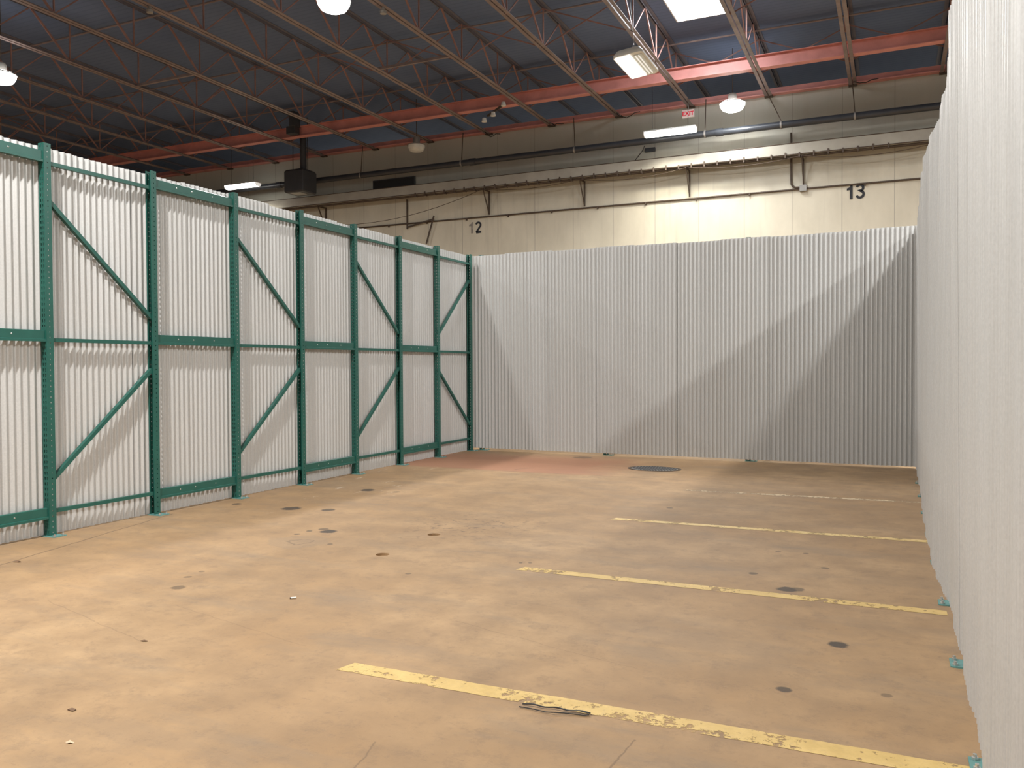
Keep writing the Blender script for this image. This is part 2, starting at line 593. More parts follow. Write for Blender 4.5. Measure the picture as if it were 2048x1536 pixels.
JX = [1.06 - 1.965 * k for k in range(15)]
for k, x in enumerate(JX):
    j = empty('roof_joist', (x, 0, 0))
    if k == 0:
        lab = 'red-brown open web roof joist partly hidden behind the top of the right fence'
    else:
        lab = 'red-brown open web roof joist, %s left of the right fence top' % ORD[k - 1]
    tag(j, lab, 'joist', 'open web roof joists')
    part('bottom_chord', me_bot, j)
    part('top_chord', me_top, j)
    for i, y in enumerate(YN):
        part('web_vertical', mv, j, (0, y, ZB))
        part('web_diagonal', mdn, j, (0, y, ZB))
        part('web_diagonal', mdp, j, (0, y, ZB))
    MB().box(-.10, .10, 21.86, 21.975, ZB - .02, ZB + .04).build('end_shoe', RUSTY, j)

# thin cross bridging between neighbouring joists
nb = 0
for yb, rng in ((20.25, range(0, 14)), (16.55, [0, 1] + list(range(3, 14)))):
    row = {20.25: 'beyond the red girder', 16.55: 'in front of the red girder'}[yb]
    for k in rng:
        xa, xb = JX[k], JX[k + 1]
        br = empty('cross_brace', ((xa + xb) / 2, yb, ZB))
        tag(br, 'crossed brace rods in %s bay from the right, %s' % (ORD[k], row), 'brace', 'cross bridging between the roof joists')
        h = (xa - xb) / 2
        MB().bar((-h, 0, .03), (h, 0, ZT - ZB - .03), .028, .006, (0, 1, 0)).build('brace_rod', WEBM, br)
        MB().bar((h, .03, .03), (-h, .03, ZT - ZB - .03), .028, .006, (0, 1, 0)).build('brace_rod', WEBM, br)
for (k, yb, wd) in ((5, 16.15, 'near the middle of the roof'), (8, 14.6, 'in the dark left part of the roof')):
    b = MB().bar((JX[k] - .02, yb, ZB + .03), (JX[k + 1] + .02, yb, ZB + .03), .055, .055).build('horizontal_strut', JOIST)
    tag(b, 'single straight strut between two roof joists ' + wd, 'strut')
for (yb, lab) in ((19.55, 'behind the skylight, nearest the girder'), (17.9 - 1.3, 'in front of the skylight'), (13.2, 'above the left fence')):
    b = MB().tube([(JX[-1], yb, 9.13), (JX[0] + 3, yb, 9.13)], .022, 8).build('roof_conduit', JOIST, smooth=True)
    tag(b, 'thin brown conduit just under the roof deck ' + lab, 'conduit', 'roof conduits')

# ------------------------------------------------------------------ lamps


def high_bay(loc, label, power, lit=True, hang=.35, r=.28):
    e = empty('high_bay_lamp', loc)
    tag(e, label, 'lamp', 'round high bay lamps')
    prof = [(.10, .165), (r * .93, .15), (r, .12), (r * .97, .06), (r * .80, -.02), (r * .58, -.052), (.0005, -.062)]
    MB().lathe(prof, 40).build('lens', GLOW if lit else FROST, e, True)
    MB().lathe([(.0005, .36), (.085, .36), (.10, .33), (.10, .17), (.0005, .17)], 24).build('ballast', GREYM, e, True)
    MB().lathe([(r * .9, .152), (r + .014, .135), (r + .014, .118), (r * 1.002, .118)], 40).build('rim', GREYM, e, True)
    top = ZROOF - loc[2]
    MB().tube([(0, 0, .36), (0, 0, top)], .008, 6).build('hanger', RUSTY, e)
    if lit:
        area('lamp_light', e, (0, 0, -.066), r * 1.1, power, WARM)
    return e


high_bay((-8.72, 11.8, 7.72), 'bright round high bay lamp at the top centre of the picture', P_BAY * .6)
high_bay((-16.75, 11.35, 7.52), 'bright round high bay lamp at the far left edge', P_BAY)
high_bay((-3.56, 20.7, 7.80), 'bright round high bay lamp right of the exit sign by the back wall', P_BAY * .12, r=.30)
high_bay((-12.45, 20.7, 7.80), 'unlit dull round high bay lamp near the back wall', 0, False, r=.25)
# lamps over the pen's near half, above the picture's upper edge
high_bay((-5.1, 1.4, 7.8), 'round high bay lamp above the near half of the pen', P_NEAR)
high_bay((-12.6, 3.0, 7.8), 'round high bay lamp beyond the left fence above the picture', P_NEAR * .3)
high_bay((-4.4, -5.4, 7.8), 'added unseen fill lamp behind the camera', P_NEAR * .2)  # unseen fill lamp, added to flatten the shading on the back fence
high_bay((6.2, 1.2, 7.8), 'round high bay lamp beyond the right fence above the picture', P_BAY * 2.5, r=.5)
high_bay((3.3, 12.3, 7.8), 'round high bay lamp hidden beyond the right fence', P_BAY * 1.25, r=.5)
for xx_, wd_ in ((-17.0, 'left'), (-7.5, 'middle'), (2.0, 'right')):  # unseen lamps added to brighten the deck above the back wall
    high_bay((xx_, 26.5, 7.8), 'added unseen lamp beyond the back wall, brightening the roof gap, ' + wd_, P_BAY * .4)
high_bay((5.5, 20.2, 7.8), 'round high bay lamp by the back wall hidden beyond the right fence', P_BAY * .5)


def strip_light(loc, label, power, L=1.25, tilt=0):
    e = empty('strip_light', loc)
    tag(e, label, 'lamp', 'wraparound strip lights by the back wall')
    # wraparound lens: trapezoid profile
    w = .13
    pr = [(-w, .06), (-w * .92, .0), (-w * .55, -.045), (w * .55, -.045), (w * .92, .0), (w, .06)]
    MB().prism(pr, -L / 2, L / 2).build('lens', GLOWC, e)
    MB().prism([(-w * 1.02, .062), (w * 1.02, .062), (w * .8, .10), (-w * .8, .10)], -L / 2 - .02, L / 2 + .02).build('housing', WHITE, e)
    for sx_ in (-1, 1):
        x0, x1 = sorted((sx_ * L / 2, sx_ * (L / 2 + .02)))
        MB().prism([(-w, .062), (-w * .92, -.002), (-w * .55, -.047), (w * .55, -.047), (w * .92, -.002), (w, .062)], x0, x1).build('end_cap', TUBEM, e)
        MB().tube([(sx_ * L * .36, 0, .10), (sx_ * L * .36, 0, ZROOF - loc[2])], .005, 6).build('hanger', BLACK, e)
    area('lamp_light', e, (0, 0, -.05), L * .95, power, (1.0, 0.95, 0.80), .2, 130)
    return e


strip_light((-5.09, 20.7, 7.40), 'lit strip light below the exit sign in front of the black pipe', P_TUBE)
strip_light((-18.9, 20.7, 7.36), 'lit strip light seen above the left fence top', P_TUBE * 1.1, 1.25)

# pendant fluorescent high bay in front of the girder
e = empty('fluorescent_pendant', (-4.56, 15.86, 7.42))
tag(e, 'large tilted white fluorescent pendant hanging under a joist beside the skylight', 'lamp')
W2, L2 = .29, .64


def rrect(w, l, r, n=5):
    pts = []
    for (cx, cy, a0) in ((w - r, l - r, 0), (-w + r, l - r, 90), (-w + r, -l + r, 180), (w - r, -l + r, 270)):
        for k in range(n + 1):
            a = R(a0 + 90 * k / n)
            pts.append((cx + r * math.cos(a), cy + r * math.sin(a)))
    return pts


def loft(loops):
    m = MB()
    n = len(loops[0][0])
    vv = [(x, y, z) for (lp, z) in loops for (x, y) in lp]
    ff = []
    for i in range(len(loops) - 1):
        for k in range(n):
            k2 = (k + 1) % n
            ff.append((i * n + k, i * n + k2, (i + 1) * n + k2, (i + 1) * n + k))
    ff.append(tuple(range(n)))
    ff.append(tuple((len(loops) - 1) * n + k for k in range(n)))
    return m.add(vv, ff)


loft([(rrect(W2, L2, .09), 0.0), (rrect(W2, L2, .09), .05), (rrect(W2 * .8, L2 * .92, .08), .13)]).build('housing', WHITE, e, True)
MB().box(-W2 + .03, W2 * .12, -L2 + .06, L2 - .06, -.012, .0).build('diffuser', GLOWC, e)
lv = MB()
MB().box(W2 * .14, W2 - .04, -L2 + .12, L2 - .12, -.010, -.0005).build('louvre', FROST, e)
for k in range(3):
    xk = W2 * .2 + k * .062
    MB().tube([(xk, -L2 + .14, -.022), (xk, L2 - .14, -.022)], .012, 8).build('tube', TUBEM, e, True)
for sy in (-1, 1):
    MB().tube([(0, sy * .3, .13), (0, sy * .05, .42)], .006, 6).build('hanger', GREYM, e)
MB().tube([(0, 0, .40), (0, 0, 1.83)], .006, 6).build('hanger', GREYM, e)
area('lamp_light', e, (-.12, 0, -.03), .30, P_TUBE * 4.2, (1.0, 0.985, 0.955), 1.15)
e.rotation_euler = (0, R(-6), 0)

# ------------------------------------------------------------------ exit sign
e = empty('exit_sign', (-4.80, 21.46, 7.94))
tag(e, 'small glowing red and white exit sign hung from a joist end', 'sign')
MB().box(-.155, .155, -.03, .03, 0, .21).build('sign_body', WHITE, e, bevel=.01)
MB().box(-.145, .145, -.034, -.0305, .01, .20).build('sign_face', SIGNM, e)
MB().tube([(0, 0, .21), (0, 0, .412)], .012, 8).build('stem', GREYM, e)


def text_obj(name, body, size, mat, depth=.003, offset=0.0, parent=None):
    cu_ = bpy.data.curves.new(name, 'FONT')
    cu_.body = body
    cu_.size = size
    cu_.extrude = depth
    cu_.offset = offset
    cu_.align_x = 'CENTER'
    o = bpy.data.objects.new(name, cu_)
    COL.objects.link(o)
    bpy.context.view_layer.update()
    dg_ = bpy.context.evaluated_depsgraph_get()
    me = bpy.data.meshes.new_from_object(o.evaluated_get(dg_))
    bpy.data.objects.remove(o)
    me.materials.clear()
    me.materials.append(mat)
    me.transform(Matrix.Rotation(R(90), 4, 'X'))
    o2 = bpy.data.objects.new(name, me)
    COL.objects.link(o2)
    if parent:
        o2.parent = parent
    return o2


tx = text_obj('lettering', 'EXIT', .145, SIGNR, .002, .004, e)
tx.location = (0, -.037, .055)

# painted numbers on the back wall
def digit_one(name, h, mat, parent=None):
    # bold numeral one with a flag
    w, th = h * .20, .004
    pr = [(w * .15, 0), (w * 1.1, 0), (w * 1.1, h), (w * .40, h), (w * .15, h * .86), (-w * .85, h * .78), (-w * .85, h * .64), (w * .15, h * .66)]
    n = len(pr)
    m = MB()
    m.add([(a, 0, b) for a, b in pr] + [(a, -th, b) for a, b in pr], [tuple(range(n)), tuple(range(n, 2 * n))[::-1]] + [(i, (i + 1) % n, n + (i + 1) % n, n + i) for i in range(n)])
    return m.build(name, mat, parent)


def stroke_digit(name, pts, w, mat, parent):
    m = MB()
    n = len(pts)
    L_, R_ = [], []
    for i in range(n):
        a = Vector(pts[max(i - 1, 0)])
        b_ = Vector(pts[min(i + 1, n - 1)])
        d = (b_ - a).normalized()
        nrm = Vector((-d.y, d.x))
        if 0 < i < n - 1:
            d1 = (Vector(pts[i]) - a).normalized()
            k_ = 1 / max(.5, abs(d1.dot(d)))
        else:
            k_ = 1
        L_.append(Vector(pts[i]) + nrm * w / 2 * k_)
        R_.append(Vector(pts[i]) - nrm * w / 2 * k_)
    lp = L_ + R_[::-1]
    N = len(lp)
    vv = [(q.x, 0, q.y) for q in lp] + [(q.x, -.004, q.y) for q in lp]
    ff = []
    for i in range(n - 1):
        ff.append((i, i + 1, N - 2 - i, N - 1 - i))
        ff.append((N + N - 1 - i, N + N - 2 - i, N + i + 1, N + i))
    ff += [(i, (i + 1) % N, N + (i + 1) % N, N + i) for i in range(N)]
    m.add(vv, ff)
    return m.build(name, mat, parent)


def arc_pts(cx, cy, rx, ry, a0, a1, n=12):
    return [(cx + rx * math.cos(R(a0 + (a1 - a0) * i / n)), cy + ry * math.sin(R(a0 + (a1 - a0) * i / n))) for i in range(n + 1)]


def digit_two(h, mat, parent):
    return stroke_digit('digit', arc_pts(0, h * .69, h * .22, h * .215, 165, -35, 14) + [(-h * .20, h * .085), (-h * .19, h * .075), (h * .27, h * .075)], h * .165, mat, parent)


def digit_three(h, mat, parent):
    return stroke_digit('digit', arc_pts(0, h * .72, h * .20, h * .20, 165, -70, 12) + [(-h * .02, h * .535)] + arc_pts(0, h * .285, h * .225, h * .22, 75, -160, 14), h * .16, mat, parent)


n13 = empty('painted_number', (-.83, 21.995, 5.62))
digit_one('digit', .34, PAINTB, n13).location = (-.15, 0, 0)
digit_three(.36, PAINTB, n13).location = (.09, 0, 0)
tag(n13, 'black painted number 13 on the cream back wall', 'number')
n12 = empty('painted_number', (-11.25, 21.995, 5.52))
tag(n12, 'faded painted number 12 on the dim part of the back wall', 'number')
dg1 = digit_one('digit', .33, PAINTF, n12)
dg1.location = (-.13, 0, 0)
dg1['label'] = 'nearly worn off grey digit 1'
dg2 = digit_two(.34, PAINTB, n12)
dg2.location = (.12, 0, 0)

# ------------------------------------------------------------------ services on the back wall
p = empty('sprinkler_pipe', (-10, 21.4, 7.46))
tag(p, 'thick black pipe running along the upper back wall', 'pipe')
MB().tube([(-24, 0, 0), (26, 0, 0)], .085, 20).build('pipe_run', PIPEM, p, True)
for xx in (-22, -15, -8, -1, 6):
    MB().tube([(xx - .09, 0, 0), (xx + .09, 0, 0)], .10, 20).build('coupling', PIPEM, p, True)
for (xx, x2) in ((-.84, -.905), (-2.51, -2.87), (-4.36, -4.36), (-7.88, -7.95), (-11.36, -11.36), (-14.85, -14.85)):
    hgr = empty('pipe_hanger', (xx, 21.4, 7.46))
    nm = {-.84: 'upright rod above the number 13', -2.51: 'slanting rod right of the lit lamp', -4.36: 'rod beside the strip light',
          -7.88: 'rod right of the number 12', -11.36: 'rod above the number 12', -14.85: 'rod right of the dark heater'}[xx]
    tag(hgr, 'thin pipe hanger on the black pipe, ' + nm, 'hanger', 'pipe hangers')
    MB().tube([(0, 0, .10), (x2 - xx, .1, .90)], .012, 6).build('rod', RUSTY, hgr)
    MB().lathe([(.088, -.02), (.099, -.02), (.099, .02), (.088, .02)], 20).build('ring', GREYM, hgr).rotation_euler = (0, R(90), 0)

b = MB()
b.box(XW0 + .02, XW1 - .02, 21.53, 21.99, 6.97, 7.0).box(XW0 + .02, XW1 - .02, 21.50, 21.53, 6.72, 7.0)
ledge = b.build('wall_ledge', LEDGEM)
tag(ledge, 'cream painted channel ledge running along the back wall below the pipe', 'ledge')
cb_ = MB()
cb_.tube([(-33, 21.56, 6.70), (15, 21.56, 6.70)], .022, 6)
cb_.tube([(-33, 21.61, 6.69), (15, 21.61, 6.69)], .02, 6)
cb_.tube([(-33, 21.50, 6.735), (15, 21.50, 6.735)], .014, 6)
cb_.tube([(-33, 21.495, 7.01), (15, 21.495, 7.01)], .010, 6)
cables = cb_.build('cable_bundle', RUSTY)
tag(cables, 'dark cable bundle clipped along the lower edge of the wall ledge', 'cables')
for k in range(40):
    xx = -13 + k * .33
    MB().box(xx, xx + .035, 21.475, 21.63, 6.665, 6.77 + .01 * (k % 3)).build('cable_clip', RUSTY, cables)

for (xx, lab, full) in ((-2.04, 'rightmost, above the junction box', 1), (-4.88, 'under the lit strip light', 1), (-7.8, 'midway between the numbers 12 and 13', 1),
                        (-10.75, 'just right above the number 12', 1), (-13.55, 'with a loose fallen arm', 2), (-16.6, 'beside the left fence top', 1)):
    e = empty('wall_bracket', (xx, 21.97, 6.02))
    tag(e, 'rusty triangular wall bracket under the ledge, ' + lab, 'bracket', 'rusty wall brackets')
    if full == 1:
        MB().bar((0, -.02, 0), (0, -.02, .69), .05, .03, (1, 0, 0)).build('upright', RUSTY, e)
        MB().bar((0, -.03, .03), (0, -.42, .66), .045, .02, (1, 0, 0)).build('diagonal_leg', RUSTY, e)
        MB().bar((0, 0, .67), (0, -.46, .67), .045, .02, (1, 0, 0)).build('top_arm', RUSTY, e)
    else:
        MB().bar((0, -.02, -.22), (0, -.02, .69), .05, .03, (1, 0, 0)).build('upright', RUSTY, e)
        MB().bar((.02, -.03, -.16), (1.0, -.12, .0), .03, .045, (0, 0, 1)).build('fallen_arm', RUSTY, e)
        MB().bar((1.0, -.12, .1), (.72, -.10, -.72), .04, .03, (0, 1, 0)).build('fallen_leg', RUSTY, e)

c1 = MB().tube([(XW0 + .05, 21.965, 5.97), (XW1 - .05, 21.965, 5.97)], .022, 8).build('wall_conduit', RUSTY, smooth=True)
tag(c1, 'thin dark conduit running straight across the back wall above the numbers', 'conduit')
for k in range(14):
    xx = -15.6 + k * 1.36
    MB().box(xx, xx + .03, 21.93, 21.99, 5.91, 5.985).build('conduit_clip', RUSTY, c1)
arc = [(-2.33, 21.9, 7.38), (-2.33, 21.94, 7.1), (-2.33, 21.945, 6.25)] + \
      [(-2.33 + .14 * (1 - math.cos(R(a))), 21.945, 6.15 - .14 * math.sin(R(a))) for a in (15, 30, 45, 60, 75, 90)] + [(-2.08, 21.945, 6.01)]
c2 = MB().tube(arc, .024, 8).build('drop_conduit', RUSTY, smooth=True)
tag(c2, 'vertical dark conduit bending into the junction box left of number 13', 'conduit')
jb = MB().box(-2.13, -1.96, 21.90, 21.99, 5.90, 6.06).build('junction_box', GREYM, bevel=.01)
tag(jb, 'small grey junction box on the wall conduit', 'box')
vb = MB().box(-.06, .22, -.06, 0, 0, .10).build('wall_switch', DARKBOX, loc=(-6.02, 21.99, 7.32))
tag(vb, 'tiny dark box on the wall under the black pipe near the strip light', 'box')


def sag(a, b_, d, n=14):
    a, b_ = Vector(a), Vector(b_)
    return [a.lerp(b_, i / n) + Vector((0, 0, -4 * d * (i / n) * (1 - i / n))) for i in range(n + 1)]


for (a, b_, d, lab) in (((-7.8, 21.5, 6.66), (-4.9, 21.5, 6.68), .13, 'left of the strip light bracket'),
                        ((-4.8, 21.5, 6.68), (-2.1, 21.5, 6.68), .10, 'left of the junction box'),
                        ((-2.0, 21.5, 6.68), (1.1, 21.5, 6.70), .16, 'above the number 13'),
                        ((-17.5, 21.6, 6.25), (-10.8, 21.5, 6.66), .42, 'left above the number 12'),
                        ((-10.7, 21.5, 6.66), (-7.9, 21.5, 6.66), .10, 'right above the number 12')):
    w_ = MB().tube(sag(a, b_, d), .009, 5).build('sagging_cable', RUSTY)
    tag(w_, 'thin sagging cable under the wall ledge, ' + lab, 'cable', 'sagging cables on the back wall')
w_ = MB().tube([(-5.95, 21.45, 7.36), (-6.02, 21.5, 7.25), (-6.2, 21.6, 7.1), (-6.33, 21.7, 7.0)], .010, 5).build('loose_cable', BLACK)
tag(w_, 'short black cable hanging from the pipe to the ledge under the strip light', 'cable')

for (xx, yy, lab) in ((-6.72, 21.5, 'above the strip light'), (-.9, 21.6, 'beside the right fence top'), (-8.7, 21.6, 'right of the unlit lamp'), (-10.7, 21.6, 'above the number 12')):
    random.seed(int(xx * 100))
    pts = []
    q = Vector((xx, yy, 8.33))
    for i in range(7):
        pts.append(tuple(q))
        q = q + Vector((random.uniform(.02, .16), random.uniform(-.03, .03), random.uniform(-.02, .07) - .05 * (i < 3)))
    w_ = MB().tube(pts, .012, 5).build('loose_wire', BLACK)
    tag(w_, 'loose dark wire at a joist end on the back wall, ' + lab, 'wire', 'loose wires at joist ends')

# vent louvre on the wall
e = empty('wall_vent', (-14.02, 21.98, 7.03))
tag(e, 'wide dark rectangular vent on the back wall between heater and number 12', 'vent')
MB().box(-.76, .76, -.05, 0, 0, .36).build('vent_frame', DARKBOX, e)
MB().box(-.73, .73, -.058, -.051, .03, .33).build('vent_screen', BLACK, e)
# unit heater
e = empty('unit_heater', (-16.6, 20.7, 6.92))
tag(e, 'dark grey unit heater box hanging by the back wall above the left fence', 'heater')
loft([(rrect(.33, .30, .02), 0), (rrect(.36, .33, .02), .04), (rrect(.36, .33, .02), .64), (rrect(.32, .28, .02), .70)]).build('cabinet', DARKBOX, e)
MB().box(-.2, .18, -.24, .1, -.012, -.001).build('outlet_grille', GREYM, e)
MB().lathe([(.10, .70), (.10, 1.7)], 16, (.12, 0, 0)).build('flue', DARKBOX, e, True)
for sx_ in (-.28, .28):
    MB().tube([(sx_, 0, .70), (sx_, 0, 2.3)], .01, 6).build('hanger', BLACK, e)
# box hung on the girder
e = empty('girder_box', (-16.05, 19.70, 8.42))
tag(e, 'dark box clamped to the red girder above the left fence', 'box')
MB().box(-.16, .16, -.12, .10, 0, .22).build('housing', DARKBOX, e, bevel=.01)
MB().box(.02, .18, -.20, .10, .2, .62).build('bracket', DARKBOX, e)
# emergency light with two heads
e = empty('emergency_light', (-9.50, 19.72, 8.12))
tag(e, 'twin head emergency light under the red girder at centre', 'lamp')
MB().bar((-.2, 0, .02), (.2, .1, .28), .05, .05).build('bracket', RUSTY, e)
for (xx, zz) in ((-.28, -.02), (-.02, .10), (.28, .32)):
    MB().lathe([(.0005, 0), (.05, 0), (.07, -.10), (.0005, -.105)], 16, (xx, -.02, zz)).build('lamp_head', WHITE, e, True)
for (x, y, z, lab) in ((-12.695, 11.5, 8.252, 'under a joist high on the left'), (-8.765, 13.4, 8.252, 'under the joist right of the top lamp')):
    e = empty('smoke_detector', (x, y, z))
    tag(e, 'small pale ceiling detector ' + lab, 'detector', 'small detectors under joists')
    MB().lathe([(.0005, .10), (.03, .10), (.035, .05), (.065, .03), (.06, -.02), (.0005, -.03)], 20).build('detector_body', GREYM, e, True)

# ------------------------------------------------------------------ rack frames
HP = 3.66


def post_mesh(sign):
    """C shaped perforated upright; web on the side -sign*u, open toward +sign*u"""
    s_ = [0, .013, .040, .052, .082 - .013 + .013, .1, .112, .128, .140, .158, .188, .200, .227, .240]
    # unfolded positions: lip | flange | web | flange | lip
    lip, fl, wb = .013, .069, .076
    s_ = [0, lip, lip + .030, lip + .041, lip + fl, lip + fl + .017, lip + fl + .030, lip + fl + .046, lip + fl + .059,
          lip + fl + wb, lip + fl + wb + .028, lip + fl + wb + .039, lip + 2 * fl + wb, 2 * lip + 2 * fl + wb]

    def fold(s):
        hu = fl / 2
        if s <= lip:
            return (hu, wb / 2 - (lip - s))
        if s <= lip + fl:
            return (hu - (s - lip), wb / 2)
        if s <= lip + fl + wb:
            return (-hu, wb / 2 - (s - lip - fl))
        if s <= lip + 2 * fl + wb:
            return (-hu + (s - lip - fl - wb), -wb / 2)
        return (hu, -wb / 2 + (s - lip - 2 * fl - wb))
    pitch = .0508
    rows = []
    n = int(HP / pitch)
    for k in range(n):
        rows += [k * pitch, k * pitch + .011, k * pitch + .020, k * pitch + .031, k * pitch + .041]
    rows.append(HP)
    nc = len(s_)
    vv, ff = [], []
    for ri, z in enumerate(rows):
        kind = ri % 5
        for ci, s in enumerate(s_):
            ss = s
            if kind == 1 and ci in (5, 7):
                ss = s + .003
            if kind == 1 and ci in (6, 8):
                ss = s - .003
            uu, v_ = fold(ss)
            vv.append((uu * sign, v_, z))
    for ri in range(len(rows) - 1):
        kind = ri % 5
        for ci in range(nc - 1):
            if ci in (5, 7) and kind in (1, 2, 3):
                continue
            if ci in (2, 10) and kind == 2:
                continue
            a = ri * nc + ci
            ff.append((a, a + 1, a + nc + 1, a + nc))
    me = bpy.data.meshes.new('upright')
    me.from_pydata(vv, [], ff)
    me.materials.append(GREEN)
    return me


ME_L, ME_R = post_mesh(1), post_mesh(-1)
SP = 1.2235


def make_frame(flip=False):
    e_ = empty('rack_frame', (0, 0, 0))
    for (uu, me) in ((0, ME_L), (SP, ME_R)):
        o = part('upright', me, e_, (uu, 0, .008))
        sd = o.modifiers.new('thick', 'SOLIDIFY')
        sd.thickness = .003
        sd.offset = 0
        fp = MB().box(-.065, .065, -.138, .045, 0, .008).build('foot_plate', GREEN_PLATE, e_, loc=(uu, 0, 0))
        for (bx, by) in ((.045, -.115), (-.045, -.115)):
            MB().lathe([(.0005, .03), (.008, .03), (.008, .018), (.014, .018), (.014, .0085), (.0005, .0085)], 6, (bx, by, 0)).build('anchor_bolt', ZINC, fp)
    for z in (.23, 1.84, 3.49):
        m = MB()
        m.box(.036, SP - .036, -.018, .018, z + .012, z + .018).box(.036, SP - .036, -.018, .018, z - .018, z - .012)
        m.box(.036, SP - .036, -.021, -.018, z - .018, z + .018)
        m.build('horizontal_strut', GREEN, e_)
    if not flip:
        dd = ((3.14, 2.11), (.53, 1.555))
    else:
        dd = ((2.14, 3.18), (1.51, .49))
    for za, zb in dd:
        m = MB().bar((.03, 0, za), (SP - .03, 0, zb), .038, .042, (0, 1, 0))
        m.build('diagonal_brace', GREEN, e_)
    return e_


def make_beam():
    e_ = empty('rack_beam', (0, 0, 0))
    L = SP - .070
    prof = [(-.034, -.052), (-.034, -.030), (-.022, -.026), (-.022, .050), (-.018, .054), (.018, .054), (.018, -.052)]
    MB().prism(prof, .039, .039 + L - .008).build('beam_box', GREEN, e_)
    for uu in (.0345, SP - .0385):
        m = MB().box(uu, uu + .004, -.036, .032, -.10, .085)
        m.build('end_connector', GREEN, e_)
    for uu in (.33, .55, .86):
        MB().lathe([(.0005, .003), (.006, .002), (.008, 0), (.0005, 0)], 10).build('screw', ZINC, e_, loc=(uu, -.022, .012)).rotation_euler = (R(90), 0, 0)
    return e_


FA = make_frame(False)
FB = make_frame(True)
BM = make_beam()
# left fence: local u -> +Y, local -v -> +X
Y1 = 5.283
names = ['from the back left corner'] * 9
frs = []
for k in range(4):
    idx_back = 3 - k
    src = FB if k == 3 else FA
    o = src if k in (0, 3) else copy_tree(FA)
    o.location = (-7.2, Y1 + k * 2 * SP + .0, 0)
    o.rotation_euler = (0, 0, R(90))
    extra = {0: 'nearest the back corner, its diagonals spreading apart',
             1: 'second from the back left corner', 2: 'third from the back left corner',
             3: 'nearest the camera'}[idx_back]
    tag(o, 'green rack frame in the left fence, ' + extra, 'rack frame', 'green rack frames of the left fence')
used = False
for k in range(-1, 3):
    for (z, lv_) in ((3.54, 'top'), (1.875, 'middle'), (.215, 'bottom')):
        o = BM if not used else copy_tree(BM)
        used = True
        o.location = (-7.2, Y1 + (2 * k + 1) * SP, z)
        o.rotation_euler = (0, 0, R(90))
        wh = {-1: 'cut by the left edge of the picture', 0: 'between the two nearest frames', 1: 'between the second and third frames from the corner',
              2: 'between the two frames nearest the back corner'}[k]
        tag(o, 'green %s rack beam in the left fence, %s' % (lv_, wh), 'rack beam', 'green rack beams of the left fence')
# a further frame of the left fence to the near side
o = copy_tree(FA)
o.location = (-7.2, Y1 - 2 * SP, 0)
o.rotation_euler = (0, 0, R(90))
tag(o, 'green rack frame of the left fence outside the left picture edge', 'rack frame', 'green rack frames of the left fence')

# back fence frames (sheets hang on their pen side)
for (x0, lab) in ((-7.05, 'leftmost'), (-4.60, 'in the middle'), (-2.155, 'rightmost')):
    o = copy_tree(FA)
    o.location = (x0, 14.045, 0)
    tag(o, 'green rack frame standing behind the back fence sheets, ' + lab, 'rack frame', 'rack frames behind the back fence')
# right fence frames, local u -> -Y, -v -> -X
for k, y0 in enumerate((4.90, 7.35, 9.79, 12.24)):
    o = copy_tree(FA)
    o.location = (.418, y0, 0)
    o.rotation_euler = (0, 0, R(-90))
    tag(o, 'rack frame behind the right fence, pale green foot plates showing, ' + ('nearest' if k == 0 else ORD[k] + ' from camera'),
        'rack frame', 'rack frames behind the right fence')

# ------------------------------------------------------------------ corrugated sheets
PITCH_C, AMP = .0684, .0115


def sheet(name, origin, rz, width, z0, z1, off=lambda u, z: 0.0, phase=0.0):
    """sheet in local u (x), v (y) with corrugations; off gives an extra v offset"""
    nseg = int(round(width / PITCH_C * 10))
    zs = [z0 + (z1 - z0) * i / 6 for i in range(7)]
    th = .0012
    n = nseg + 1
    vv, ff = [], []
    for z in zs:
        for i in range(n):
            u_ = width * i / nseg
            a = 2 * math.pi * (u_ / PITCH_C) + phase
            w = AMP * math.sin(a)
            dw = AMP * 2 * math.pi / PITCH_C * math.cos(a)
            ln = math.hypot(1, dw)
            o_ = off(u_, z)
            vv.append((u_ - th / 2 * (-dw / ln) * -1, w + o_ - th / 2 / ln, z))
        for i in range(n):
            u_ = width * i / nseg
            a = 2 * math.pi * (u_ / PITCH_C) + phase
            w = AMP * math.sin(a)
            dw = AMP * 2 * math.pi / PITCH_C * math.cos(a)
            ln = math.hypot(1, dw)
            o_ = off(u_, z)
            vv.append((u_ + th / 2 * (-dw / ln), w + o_ + th / 2 / ln, z))
    R2 = 2 * n
    for j in range(len(zs) - 1):
        b0, b1 = j * R2, (j + 1) * R2
        for i in range(n - 1):
            ff.append((b0 + i, b0 + i + 1, b1 + i + 1, b1 + i))
            ff.append((b0 + n + i + 1, b0 + n + i, b1 + n + i, b1 + n + i + 1))
        ff.append((b0 + n, b0, b1, b1 + n))
        ff.append((b0 + n - 1, b0 + 2 * n - 1, b1 + 2 * n - 1, b1 + n - 1))
    b1 = (len(zs) - 1) * R2
    for i in range(n - 1):
        ff.append((i + n, i + n + 1, i + 1, i))
        ff.append((b1 + i, b1 + i + 1, b1 + n + i + 1, b1 + n + i))
    me = bpy.data.meshes.new(name)
    me.from_pydata(vv, [], ff)
    me.materials.append(GALV)
    o = bpy.data.objects.new(name, me)
    COL.objects.link(o)
    o.location = origin
    o.rotation_euler = (0, 0, rz)
    return o


random.seed(11)
